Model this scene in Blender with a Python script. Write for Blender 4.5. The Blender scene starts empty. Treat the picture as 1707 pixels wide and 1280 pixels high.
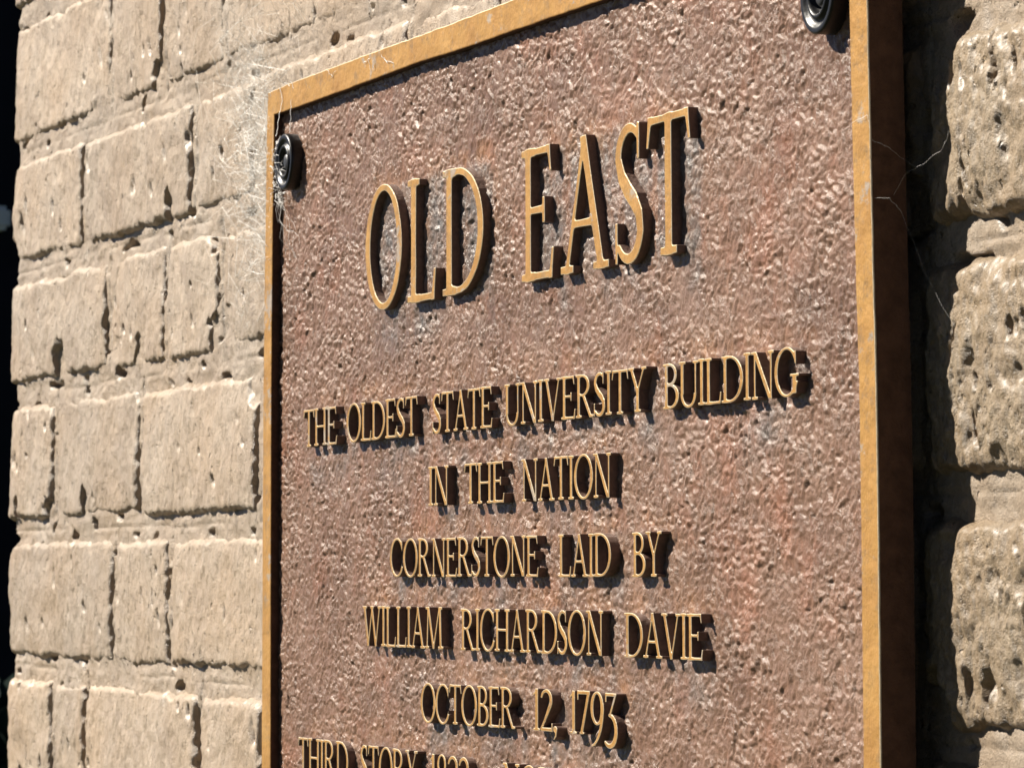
import bpy, bmesh, math, random
import numpy as np
from mathutils import Matrix, Vector

random.seed(7)
rng = np.random.default_rng(7)
scene = bpy.context.scene
C = scene.collection

# ------------------------------------------------------------------ camera
W, H = 1707.0, 1280.0
CX, PY, F = 853.5, 335.0, 7000.0
def cray(u, v):
    return Vector(((u - CX) / F, -(v - PY) / F, -1.0))
dl = cray(-1750, 955).normalized()
dv = cray(700, -80000).normalized()
if dv.y < 0: dv = -dv
dv = (dv - dl * dv.dot(dl)).normalized()
Xc, Zc = -dl, dv
Yc = Zc.cross(Xc)
R = Matrix((Xc, Yc, Zc))                    # rows: cam -> world
Y_RIM, Y_PLATE, Y_BACK = -0.0172, -0.0128, -0.0057
def wray(u, v):
    return R @ cray(u, v)
_r = wray(447, 155)
CAM = Vector((0, Y_RIM, 1.75)) - _r * (0.53 / _r.y)
def hit_y(u, v, y):
    r = wray(u, v); t = (y - CAM.y) / r.y
    return CAM + r * t
def hit_x(u, v, x):
    r = wray(u, v); t = (x - CAM.x) / r.x
    return CAM + r * t

cam = bpy.data.cameras.new('camera')
cam_o = bpy.data.objects.new('camera', cam)
C.objects.link(cam_o)
cam_o.matrix_world = Matrix.Translation(CAM) @ R.to_4x4()
cam.sensor_fit = 'HORIZONTAL'; cam.sensor_width = 36.0
cam.lens = F * 36.0 / W
cam.shift_x = 0.0
cam.shift_y = -(H / 2 - PY) / W
cam.clip_start = 0.05; cam.clip_end = 500
cam.dof.use_dof = True
cam.dof.focus_distance = 1.46
cam.dof.aperture_fstop = 85.0
scene.camera = cam_o

# ------------------------------------------------------------------ light
SUN = Vector((0.92, 1.0, -1.12)).normalized()         # the way the light travels
sun = bpy.data.lights.new('sun', 'SUN'); sun.energy = 5.0
sun.angle = math.radians(0.5); sun.color = (1.0, 0.93, 0.82)
sun_o = bpy.data.objects.new('sun', sun); C.objects.link(sun_o)
sun_o.rotation_euler = SUN.to_track_quat('-Z', 'Y').to_euler()
sun_o.location = (-3, -4, 6)
elev = math.asin(-SUN.z)
azim = math.atan2(-SUN.x, -SUN.y)                    # clockwise from +Y
world = bpy.data.worlds.new('World'); scene.world = world
world.use_nodes = True
wt = world.node_tree; wt.nodes.clear()
sky = wt.nodes.new('ShaderNodeTexSky'); sky.sky_type = 'NISHITA'
sky.sun_disc = False; sky.air_density = 0.15; sky.dust_density = 0.10; sky.altitude = 800; sky.sun_elevation = elev; sky.sun_rotation = azim
bg = wt.nodes.new('ShaderNodeBackground'); bg.inputs[1].default_value = 0.05
wo = wt.nodes.new('ShaderNodeOutputWorld')
wt.links.new(sky.outputs[0], bg.inputs[0]); wt.links.new(bg.outputs[0], wo.inputs[0])
scene.view_settings.view_transform = 'Standard'
scene.view_settings.look = 'None'
scene.view_settings.gamma = 1.0
scene.view_settings.exposure = 1.12
scene.cycles.max_bounces = 4; scene.cycles.diffuse_bounces = 2

# ------------------------------------------------------------------ helpers
def tag(o, label=None, cat=None, group=None, kind=None):
    if label: o['label'] = label
    if cat: o['category'] = cat
    if group: o['group'] = group
    if kind: o['kind'] = kind
    return o
def empty(name, loc):
    o = bpy.data.objects.new(name, None); C.objects.link(o); o.location = loc
    o.empty_display_size = 0.05
    return o
def link(name, me, mats, parent=None):
    o = bpy.data.objects.new(name, me); C.objects.link(o)
    if mats is not None and len(me.materials) == 0:
        for m in (mats if isinstance(mats, (list, tuple)) else [mats]): me.materials.append(m)
    if parent is not None:
        o.parent = parent
        o.matrix_parent_inverse = Matrix.Translation(-Vector(parent.location))
    return o
def mesh_np(name, co, quads, smooth=True):
    me = bpy.data.meshes.new(name)
    co = np.asarray(co, np.float32); quads = np.asarray(quads, np.int32)
    n = quads.shape[1]
    me.vertices.add(len(co)); me.vertices.foreach_set('co', co.ravel())
    me.loops.add(quads.size); me.loops.foreach_set('vertex_index', quads.ravel())
    me.polygons.add(len(quads))
    me.polygons.foreach_set('loop_start', np.arange(0, quads.size, n, dtype=np.int32))
    me.polygons.foreach_set('loop_total', np.full(len(quads), n, np.int32))
    me.polygons.foreach_set('use_smooth', np.full(len(quads), smooth, bool))
    me.update(calc_edges=True); me.validate()
    return me
def grid_quads(nx, nz):
    i = np.arange(nx - 1)[None, :]; j = np.arange(nz - 1)[:, None]
    a = j * nx + i
    # order so that the normal faces -Y
    return np.stack([a, a + 1, a + nx + 1, a + nx], -1).reshape(-1, 4)
def box_bm(bm, lo, hi):
    r = bmesh.ops.create_cube(bm, size=1.0)
    lo, hi = Vector(lo), Vector(hi)
    for v in r['verts']:
        v.co = Vector(((lo.x + hi.x) / 2 + v.co.x * (hi.x - lo.x), (lo.y + hi.y) / 2 + v.co.y * (hi.y - lo.y), (lo.z + hi.z) / 2 + v.co.z * (hi.z - lo.z)))
    return r['verts']
def bm_mesh(name, bm, smooth=False):
    me = bpy.data.meshes.new(name); bm.normal_update(); bm.to_mesh(me); bm.free()
    if smooth:
        for p in me.polygons: p.use_smooth = True
    return me

def _hash(ix, iy, seed):
    h = (ix.astype(np.int64) * 374761393 + iy.astype(np.int64) * 668265263 + seed * 1442695041) & 0xFFFFFFFF
    h = ((h ^ (h >> 13)) * 1274126177) & 0xFFFFFFFF
    h = h ^ (h >> 16)
    return h
def perlin(x, y, seed=0):
    x = np.asarray(x, float); y = np.asarray(y, float)
    ix = np.floor(x).astype(np.int64); iy = np.floor(y).astype(np.int64)
    fx = x - ix; fy = y - iy
    ux = fx * fx * fx * (fx * (fx * 6 - 15) + 10); uy = fy * fy * fy * (fy * (fy * 6 - 15) + 10)
    def g(dx, dy):
        a = (_hash(ix + dx, iy + dy, seed) & 0xFFFF) / 65536.0 * 2 * math.pi
        return np.cos(a) * (fx - dx) + np.sin(a) * (fy - dy)
    a = g(0, 0) * (1 - ux) + g(1, 0) * ux
    b = g(0, 1) * (1 - ux) + g(1, 1) * ux
    return (a * (1 - uy) + b * uy) * 1.5
def fbm(x, y, seed=0, octaves=3, gain=0.5):
    s = 0; a = 1.0; f = 1.0
    for k in range(octaves):
        s = s + a * perlin(x * f + 13.7 * k, y * f - 7.1 * k, seed + k * 17); a *= gain; f *= 2.03
    return s
def sstep(a, b, x):
    t = np.clip((x - a) / (b - a), 0, 1); return t * t * (3 - 2 * t)

def cells(x, y, seed=0):
    """distance to the border between the two nearest of a jittered set of points (F2 - F1)"""
    ix = np.floor(x).astype(np.int64); iy = np.floor(y).astype(np.int64)
    d1 = np.full(x.shape, 9.0); d2 = np.full(x.shape, 9.0)
    for dx in (-1, 0, 1):
        for dy in (-1, 0, 1):
            hx = (_hash(ix + dx, iy + dy, seed) & 0xFFFF) / 65536.0; hy = (_hash(ix + dx, iy + dy, seed + 99) & 0xFFFF) / 65536.0
            d = np.hypot(ix + dx + hx - x, iy + dy + hy - y)
            d2 = np.minimum(d2, np.maximum(d1, d)); d1 = np.minimum(d1, d)
    return d2 - d1

# ------------------------------------------------------------------ materials
def mat(name):
    m = bpy.data.materials.new(name); m.use_nodes = True
    nt = m.node_tree; p = nt.nodes['Principled BSDF']
    return m, nt, p
def N(nt, t, **kw):
    n = nt.nodes.new(t)
    for k, v in kw.items():
        if k in n.inputs: n.inputs[k].default_value = v
        else: setattr(n, k, v)
    return n
def L(nt, a, b): nt.links.new(a, b)
def noise(nt, vec, scale, detail=4, rough=0.55, dist=0.0):
    n = N(nt, 'ShaderNodeTexNoise'); n.inputs['Scale'].default_value = scale
    n.inputs['Detail'].default_value = detail; n.inputs['Roughness'].default_value = rough
    n.inputs['Distortion'].default_value = dist
    L(nt, vec, n.inputs['Vector']); return n.outputs['Fac']
def ramp(nt, fac, stops):
    r = N(nt, 'ShaderNodeValToRGB'); L(nt, fac, r.inputs[0])
    els = r.color_ramp.elements
    while len(els) < len(stops): els.new(0.5)
    for e, (p, c) in zip(els, stops):
        e.position = p; e.color = (c[0], c[1], c[2], 1) if isinstance(c, (tuple, list)) else (c, c, c, 1)
    return r.outputs[0]
def mixc(nt, fac, a, b, mode='MIX'):
    m = N(nt, 'ShaderNodeMix', data_type='RGBA', blend_type=mode)
    for sock, v in ((m.inputs[0], fac), (m.inputs[6], a), (m.inputs[7], b)):
        if isinstance(v, (float, int)): sock.default_value = v
        elif isinstance(v, (tuple, list)): sock.default_value = (v[0], v[1], v[2], 1)
        else: L(nt, v, sock)
    return m.outputs[2]
def math_(nt, op, a, b=None, c=None, clamp=False):
    m = N(nt, 'ShaderNodeMath', operation=op); m.use_clamp = clamp
    for i, v in enumerate((a, b, c)):
        if v is None: continue
        if isinstance(v, (float, int)): m.inputs[i].default_value = v
        else: L(nt, v, m.inputs[i])
    return m.outputs[0]
def bump(nt, h, dist, strength=1.0, normal=None):
    b = N(nt, 'ShaderNodeBump'); b.inputs['Distance'].default_value = dist
    b.inputs['Strength'].default_value = strength
    L(nt, h, b.inputs['Height'])
    if normal is not None: L(nt, normal, b.inputs['Normal'])
    return b.outputs[0]
def wcoord(nt):
    # world position, so that every piece has its own patch of the pattern
    return N(nt, 'ShaderNodeNewGeometry').outputs['Position']
def scaled(nt, vec, s):
    m = N(nt, 'ShaderNodeMapping'); m.inputs['Scale'].default_value = s
    L(nt, vec, m.inputs['Vector']); return m.outputs[0]

def masonry(name, tone, dark, gritty=1.0):
    m, nt, p = mat(name); co = wcoord(nt)
    rnd = N(nt, 'ShaderNodeObjectInfo').outputs['Random']
    big = noise(nt, co, 14, 3, 0.6)
    mid = noise(nt, co, 90, 4, 0.65)
    fine = noise(nt, co, 700, 3, 0.7)
    c = ramp(nt, mid, [(0.25, dark), (0.55, tone), (0.85, tuple(min(1, t * 1.16) for t in tone))])
    c = mixc(nt, ramp(nt, big, [(0.40, 0.0), (0.62, 0.75)]), c, (tone[0] * 0.93, tone[1] * 0.84, tone[2] * 0.72))
    spk = ramp(nt, fine, [(0.28, 0.72), (0.5, 1.0)])
    c = mixc(nt, 0.75, c, spk, 'MULTIPLY')
    v = math_(nt, 'MULTIPLY_ADD', rnd, 0.20, 0.90)
    hv = N(nt, 'ShaderNodeHueSaturation'); L(nt, v, hv.inputs['Value']); L(nt, c, hv.inputs['Color'])
    st = ramp(nt, noise(nt, co, 21, 6, 0.72), [(0.50, 0.0), (0.66, 0.6)])
    stained = mixc(nt, st, hv.outputs[0], (tone[0] * 0.66, tone[1] * 0.60, tone[2] * 0.54))
    # thin spots where the limewash has gone and redder brick shows
    red = ramp(nt, noise(nt, co, 38, 5, 0.7), [(0.66, 0.0), (0.74, 0.5)])
    c = mixc(nt, red, stained, (0.30, 0.17, 0.10))
    L(nt, c, p.inputs['Base Color'])
    p.inputs['Roughness'].default_value = 0.42; p.inputs['Specular IOR Level'].default_value = 0.6
    p.inputs['Coat Weight'].default_value = 0.35; p.inputs['Coat Roughness'].default_value = 0.42
    def pits(scale, r0, r1, lo, hi, st=(1, 1, 0.6)):
        v = N(nt, 'ShaderNodeTexVoronoi'); v.inputs['Scale'].default_value = scale; v.inputs['Randomness'].default_value = 1.0
        L(nt, scaled(nt, wv, st), v.inputs['Vector'])
        q = ramp(nt, v.outputs['Distance'], [(r0, 0.0), (r1, 1.0)])
        return math_(nt, 'MAXIMUM', q, ramp(nt, noise(nt, co, scale * 0.33, 2), [(lo, 1.0), (hi, 0.0)]))
    wn = N(nt, 'ShaderNodeTexNoise'); wn.inputs['Scale'].default_value = 260; wn.inputs['Detail'].default_value = 3
    L(nt, co, wn.inputs['Vector'])
    off = N(nt, 'ShaderNodeVectorMath', operation='SCALE'); off.inputs['Scale'].default_value = 0.005
    L(nt, wn.outputs['Color'], off.inputs[0])
    add = N(nt, 'ShaderNodeVectorMath', operation='ADD'); L(nt, co, add.inputs[0]); L(nt, off.outputs[0], add.inputs[1]); wv = add.outputs[0]
    drag = noise(nt, scaled(nt, co, (1.0, 1.0, 0.30)), 520, 6, 0.72)
    scr = ramp(nt, noise(nt, scaled(nt, wv, (1.0, 1.0, 0.10)), 360, 3, 0.6), [(0.30, 0.0), (0.40, 1.0)])
    scr = math_(nt, 'MAXIMUM', scr, ramp(nt, noise(nt, co, 30, 2), [(0.48, 1.0), (0.60, 0.0)]))
    b1 = bump(nt, drag, 0.0020 * gritty)
    b1 = bump(nt, scr, 0.0010 * gritty, 1.0, b1)
    b2 = bump(nt, noise(nt, co, 1300, 3, 0.75), 0.0009 * gritty, 1.0, b1)
    b3 = bump(nt, pits(300, 0.08, 0.22, 0.50, 0.58), 0.0022 * gritty, 1.0, b2)
    b3 = bump(nt, pits(130, 0.06, 0.16, 0.52, 0.60), 0.0032 * gritty, 1.0, b3)
    L(nt, b3, p.inputs['Normal'])
    return m
M_BRICK = masonry('limewashed_brick', (0.60, 0.475, 0.350), (0.44, 0.335, 0.232))
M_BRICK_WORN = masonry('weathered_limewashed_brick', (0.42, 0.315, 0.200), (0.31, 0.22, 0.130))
M_MORTAR = masonry('limewashed_mortar', (0.61, 0.490, 0.368), (0.47, 0.365, 0.262), 1.3)

def brass():
    m, nt, p = mat('worn_brass'); co = wcoord(nt)
    a = noise(nt, co, 60, 4, 0.6); b = noise(nt, co, 420, 5, 0.75)
    c = ramp(nt, a, [(0.3, (0.36, 0.180, 0.043)), (0.55, (0.44, 0.235, 0.060)), (0.8, (0.50, 0.295, 0.100))])
    spots = ramp(nt, b, [(0.28, 0.55), (0.42, 1.0)])
    c = mixc(nt, 0.8, c, spots, 'MULTIPLY')
    grey = ramp(nt, noise(nt, scaled(nt, co, (1, 1, 1.2)), 27, 6, 0.75), [(0.585, 0.0), (0.62, 0.65)])
    sc = noise(nt, scaled(nt, co, (6, 1, 1)), 240, 3, 0.7)
    c = mixc(nt, 0.7, c, ramp(nt, sc, [(0.30, 0.70), (0.45, 1.0), (0.7, 1.12)]), 'MULTIPLY')
    c = mixc(nt, grey, c, (0.34, 0.33, 0.31))
    tar = ramp(nt, noise(nt, co, 150, 5, 0.8), [(0.52, 0.0), (0.66, 0.7)])
    c = mixc(nt, tar, c, (0.24, 0.15, 0.07))
    L(nt, c, p.inputs['Base Color'])
    p.inputs['Metallic'].default_value = 0.3
    L(nt, ramp(nt, sc, [(0.3, 0.62), (0.7, 0.38)]), p.inputs['Roughness'])
    L(nt, bump(nt, b, 0.00022, 1.0, bump(nt, noise(nt, co, 110, 3), 0.0008)), p.inputs['Normal'])
    return m
M_BRASS = brass()

def bright_edge():
    m, nt, p = mat('highlight_brass_edge')
    p.inputs['Base Color'].default_value = (0.80, 0.66, 0.44, 1)  # paler than the brass: the bevel's bright highlight is put into the colour
    p.inputs['Metallic'].default_value = 0.35; p.inputs['Roughness'].default_value = 0.33
    L(nt, bump(nt, noise(nt, wcoord(nt), 900, 2), 0.0002), p.inputs['Normal'])
    return m
M_EDGE = bright_edge()

def side_mat():
    m, nt, p = mat('dark_bronze_side'); co = wcoord(nt)
    c = ramp(nt, noise(nt, co, 200, 3), [(0.3, (0.060, 0.032, 0.022)), (0.7, (0.105, 0.058, 0.040))])  # dark patina, deepened so the shade on the sides is in the colour
    L(nt, c, p.inputs['Base Color']); p.inputs['Roughness'].default_value = 0.6
    p.inputs['Specular IOR Level'].default_value = 0.15
    L(nt, bump(nt, noise(nt, co, 500, 4), 0.0006), p.inputs['Normal'])
    return m
M_SIDE = side_mat()

def leather_cast():
    m, nt, p = mat('leather_textured_bronze'); co = wcoord(nt)
    # wandering coordinate
    wn = N(nt, 'ShaderNodeTexNoise'); wn.inputs['Scale'].default_value = 75; wn.inputs['Detail'].default_value = 3
    L(nt, co, wn.inputs['Vector'])
    off = N(nt, 'ShaderNodeVectorMath', operation='SCALE'); off.inputs['Scale'].default_value = 0.014
    L(nt, wn.outputs['Color'], off.inputs[0])
    add = N(nt, 'ShaderNodeVectorMath', operation='ADD'); L(nt, co, add.inputs[0]); L(nt, off.outputs[0], add.inputs[1])
    w = add.outputs[0]
    def cells(scale, a, b, stretch=(1, 1, 0.8)):
        v = N(nt, 'ShaderNodeTexVoronoi', feature='DISTANCE_TO_EDGE'); v.inputs['Scale'].default_value = scale
        L(nt, scaled(nt, w, stretch), v.inputs['Vector'])
        return ramp(nt, v.outputs['Distance'], [(a, 0.0), (b, 1.0)])
    c1 = cells(150, 0.0, 0.10)      # broad skin folds
    c2 = cells(420, 0.0, 0.22, (1, 1, 0.65))      # pebble grain
    c3 = noise(nt, scaled(nt, w, (1.0, 1.0, 0.55)), 760, 4, 0.7)
    c4 = noise(nt, co, 150, 3, 0.6)
    c5 = noise(nt, scaled(nt, co, (1.0, 1.0, 0.7)), 1500, 3, 0.7)
    sel = ramp(nt, noise(nt, co, 45, 2), [(0.46, 0.0), (0.58, 1.0)])
    c1m = math_(nt, 'MAXIMUM', c1, sel)
    flat = ramp(nt, noise(nt, co, 95, 3, 0.6), [(0.38, 0.35), (0.60, 1.0)])
    crk = ramp(nt, noise(nt, scaled(nt, w, (1.0, 1.0, 0.16)), 330, 2, 0.5), [(0.30, 0.0), (0.36, 1.0)])
    crk = math_(nt, 'MAXIMUM', crk, ramp(nt, noise(nt, co, 38, 2), [(0.44, 1.0), (0.54, 0.0)]))
    b = bump(nt, math_(nt, 'MULTIPLY', c3, flat), 0.0008)
    b = bump(nt, c5, 0.0003, 1.0, b)
    L(nt, b, p.inputs['Normal'])
    # colours: pink brown, red and grey patches
    a = noise(nt, co, 26, 4, 0.65)
    base = ramp(nt, a, [(0.25, (0.150, 0.085, 0.056)), (0.5, (0.220, 0.128, 0.085)), (0.78, (0.270, 0.168, 0.118))])
    red = ramp(nt, noise(nt, scaled(nt, co, (1, 1, 0.8)), 31, 4, 0.7), [(0.52, 0.0), (0.72, 0.60)])
    base = mixc(nt, red, base, (0.31, 0.135, 0.078))
    at = N(nt, 'ShaderNodeVertexColor', layer_name='wear')
    sep = N(nt, 'ShaderNodeSeparateColor'); L(nt, at.outputs[0], sep.inputs[0])
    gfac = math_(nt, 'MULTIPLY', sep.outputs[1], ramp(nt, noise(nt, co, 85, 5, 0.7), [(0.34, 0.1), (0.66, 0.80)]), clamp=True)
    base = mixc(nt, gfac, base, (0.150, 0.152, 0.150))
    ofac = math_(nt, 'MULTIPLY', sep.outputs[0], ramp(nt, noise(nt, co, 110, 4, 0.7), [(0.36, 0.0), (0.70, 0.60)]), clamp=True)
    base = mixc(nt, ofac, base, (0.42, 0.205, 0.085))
    hi = ramp(nt, c3, [(0.35, 0.90), (0.6, 1.04)])
    base = mixc(nt, 0.8, base, hi, 'MULTIPLY')
    
    L(nt, base, p.inputs['Base Color'])
    p.inputs['Metallic'].default_value = 0.0
    p.inputs['Roughness'].default_value = 0.26
    p.inputs['Specular IOR Level'].default_value = 0.5
    return m
M_PLATE = leather_cast()

M_LSIDE = None
def simple(name, col, rough=0.5, metal=0.0, spec=0.5, bscale=None, bdist=0.0003):
    m, nt, p = mat(name); co = wcoord(nt)
    n = noise(nt, co, bscale or 200, 3)
    c = ramp(nt, n, [(0.3, tuple(x * 0.8 for x in col)), (0.7, tuple(min(1, x * 1.15) for x in col))])
    L(nt, c, p.inputs['Base Color']); p.inputs['Roughness'].default_value = rough
    p.inputs['Metallic'].default_value = metal; p.inputs['Specular IOR Level'].default_value = spec
    if bscale: L(nt, bump(nt, n, bdist), p.inputs['Normal'])
    return m
M_LSIDE = simple('shade_darkened_letter_side', (0.15, 0.095, 0.075), 0.5, 0.0, 0.3, 500, 0.0004)  # letter sides: darker than the plate, their shade put into the base colour
M_BLACK = simple('black_enamelled_steel', (0.010, 0.010, 0.011), 0.38, 0.0, 0.4, 260, 0.0002)
M_SCREW = simple('worn_screw_steel', (0.05, 0.05, 0.052), 0.42, 0.3, 0.5, 500, 0.0003)
M_WEB = simple('dusty_silk', (0.86, 0.84, 0.80), 0.5)
M_DARKWALL = simple('dark_shaded_wall', (0.012, 0.013, 0.018), 0.9, 0, 0.1, 8, 0.002)  # near-black base colour carries the wall's deep shade
M_SILL = simple('pale_painted_sill', (0.62, 0.66, 0.64), 0.7)
M_LEAF = simple('dark_evergreen_leaf', (0.010, 0.024, 0.018), 0.8, 0, 0.1)
M_STEM = simple('shrub_stem', (0.05, 0.035, 0.02), 0.8)
M_GROUND = simple('lawn_ground', (0.035, 0.04, 0.02), 0.95, 0, 0.2, 30, 0.01)

# ------------------------------------------------------------------ the ground
me = mesh_np('ground', [(-200, -200, 0), (200, -200, 0), (200, 200, 0), (-200, 200, 0)], [[0, 1, 2, 3]], False)
tag(link('ground', me, M_GROUND), kind='structure')

# ------------------------------------------------------------------ the brick wall
wall = empty('brick_wall', (-0.46, 0.0, 0.0))
tag(wall, 'weathered tan limewashed brick wall with thick uneven mortar joints behind the plaque', 'wall')
XL = hit_y(14, 700, 0.0).x                      # the wall's left corner
# bed joints: pixel heights at the wall's left end, seen down the wall to the left vanishing point
zj = [hit_y(26, y, 0.0).z for y in (-170, 30, 258, 457, 661, 886, 1108, 1330, 1552)]
zj = sorted(zj)
dz = 0.0668
while zj[0] > 1.22: zj.insert(0, zj[0] - dz)
while zj[-1] < 2.05: zj.append(zj[-1] + dz)
def wx(u): return hit_y(u, 700, 0.0).x
# measured head joints left of the plaque for each course (top edge given by its joint's pixel height)
meas = {258: [178, 266, 368], 457: [133, 316, 418], 661: [175, 271, 362], 886: [88, 231, 428], 1108: [186, 281], 1330: [87, 143, 330], 30: [105, 230, 330]}
# key = bottom joint of the course
X_END = 1.20
XR0 = wx(1530)
courses = []
def near(zz, y): return abs(zz - hit_y(26, y, 0.0).z) < 1e-6
for i in range(len(zj) - 1):
    z0, z1 = zj[i], zj[i + 1]
    joints = None
    for k, v in meas.items():
        if near(z0, k): joints = [wx(u) for u in v]
    if joints is None:
        joints = [XL + (0.20 if i % 2 else 0.10)]
    xs = [XL] + joints
    stretch = (xs[-1] - xs[-2]) < 0.14
    while xs[-1] < X_END:
        xs.append(xs[-1] + (0.213 if stretch else 0.106) + random.uniform(-0.004, 0.004)); stretch = not stretch
    xs[-1] = X_END
    # right of the plaque one brick runs from under the shadow past the frame's edge
    jr = XR0 + random.uniform(-0.006, 0.002)
    xs = [x for x in xs if x < jr - 0.05] + [jr, jr + 0.205, jr + 0.31, X_END]
    courses.append((z0, z1, xs))

def brick_mesh(x0, x1, z0, z1, res, seed, spongy=False):
    """a worn brick, its face a rough relief whose rounded sides run back into the joint"""
    rr = np.random.default_rng(seed)
    nx = max(6, int((x1 - x0) / res) + 1); nz = max(6, int((z1 - z0) / res) + 1)
    u = np.linspace(x0, x1, nx); v = np.linspace(z0, z1, nz)
    X, Z = np.meshgrid(u, v)
    r = 0.0050
    ddx = np.minimum(X - x0, x1 - X); ddz = np.minimum(Z - z0, z1 - Z)
    dcorner = np.where((ddx < r) & (ddz < r), r - np.hypot(r - ddx, r - ddz), np.minimum(ddx, ddz))
    d = dcorner - 0.0016 - 0.0022 * np.abs(fbm(X / 0.028, Z / 0.028, seed, 3))- 0.0009 * perlin(X / 0.005, Z / 0.005, seed + 5)
    top = sstep(0.012, 0.0, z1 - Z)
    t = np.clip(d / (r * (0.80 + 0.6 * top)), 0, 1)
    prof = np.sqrt(1 - (1 - t) ** 2)
    ytop = -0.0008 * rr.uniform(-1, 1.5) + 0.0012 * fbm(X / 0.05, Z / 0.05, seed + 1, 2) + 0.00065 * fbm(X / 0.010, Z / 0.014, seed + 2, 4, 0.6)
    ytop += (X - (x0 + x1) / 2) * rr.uniform(-0.012, 0.012) + (Z - (z0 + z1) / 2) * rr.uniform(-0.02, 0.02)
    ytop += 0.0010 * np.abs((Z - (z0 + z1) / 2) / ((z1 - z0) / 2)) ** 2.5 + 0.0010 * np.abs((X - (x0 + x1) / 2) / ((x1 - x0) / 2)) ** 4
    # vertical drag lines of the hand-struck face
    dr = perlin(X / 0.006, Z / 0.045, seed + 9)
    ytop += 0.0007 * np.clip(np.abs(dr) * -3 + 0.35, 0, 1)
    # pits and spalls
    for k in range(rr.integers(3, 9)):
        px, pz = rr.uniform(x0 + 0.006, x1 - 0.006), rr.uniform(z0 + 0.006, z1 - 0.006)
        s = rr.uniform(0.0010, 0.0026); sz = s * rr.uniform(0.9, 2.6); a = rr.uniform(0.0012, 0.0032)
        g = ((X - px + 0.25 * (Z - pz)) / s) ** 2 + ((Z - pz) / sz) ** 2
        ytop += a * np.exp(-g ** 1.5)
    for k in range(rr.integers(0, 3)):
        px = rr.choice([x0 + 0.008, x1 - 0.008, rr.uniform(x0, x1)]); pz = rr.choice([z0 + 0.006, z0 + 0.01, z1 - 0.006])
        s = rr.uniform(0.005, 0.011)
        g = ((X - px) / s) ** 2 + ((Z - pz) / (s * 1.2)) ** 2
        wob = 1 + 0.6 * perlin(X / 0.006, Z / 0.006, seed + 31)
        ytop += rr.uniform(0.003, 0.006) * sstep(1.2, 0.5, g * wob)
    if spongy:
        mk = sstep(-0.25, 0.25, perlin(X / 0.03, Z / 0.03, seed + 51))
        ytop += mk * 0.0026 * sstep(0.40, 0.66, perlin(X / 0.0042 + Z / 0.02, Z / 0.0150, seed + 52)) + 0.0016 * sstep(0.2, 0.7, perlin(X / 0.014, Z / 0.018, seed + 57)) + 0.0007 * fbm(X / 0.006, Z / 0.008, seed + 53, 3, 0.6)
        ytop += mk * 0.0005 * sstep(0.46, 0.6, perlin(X / 0.0026, Z / 0.004, seed + 55))
    yb = 0.009
    Y = yb + (ytop - yb) * prof
    # the outline wavers too
    X = X + 0.0010 * perlin(Z / 0.02, X / 0.02, seed + 3); Z = Z + 0.0010 * perlin(X / 0.03, Z / 0.03, seed + 4)
    return mesh_np('brick', np.stack([X, Y, Z], -1).reshape(-1, 3), grid_quads(nx, nz))

P_RIGHT = hit_y(1455, 700, Y_RIM).x             # plaque's right side
P_TOP = 1.75
TJ = 0.0064
HJ = 0.0040
sd = 100
for (z0, z1, xs) in courses:
    for a, b in zip(xs[:-1], xs[1:]):
        sd += 3
        vis_left = a < 0.03 and 1.425 < z1 and z0 < 1.87
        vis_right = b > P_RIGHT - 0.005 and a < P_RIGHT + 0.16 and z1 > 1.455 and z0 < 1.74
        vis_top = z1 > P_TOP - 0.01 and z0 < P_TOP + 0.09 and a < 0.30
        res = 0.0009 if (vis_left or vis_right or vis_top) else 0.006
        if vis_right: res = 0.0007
        tj = HJ * random.uniform(0.8, 1.25)
        lo = a + (0.0 if a == XL else tj * random.uniform(.35, .5)); hi = b - tj * random.uniform(.35, .5)
        zz0 = z0 + TJ / 2 + random.uniform(-0.0012, 0.0012); zz1 = z1 - TJ / 2 + random.uniform(-0.0012, 0.0012)
        link('brick', brick_mesh(lo, hi, zz0, zz1, res, sd, vis_right), M_BRICK_WORN if vis_right else M_BRICK, wall)

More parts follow.
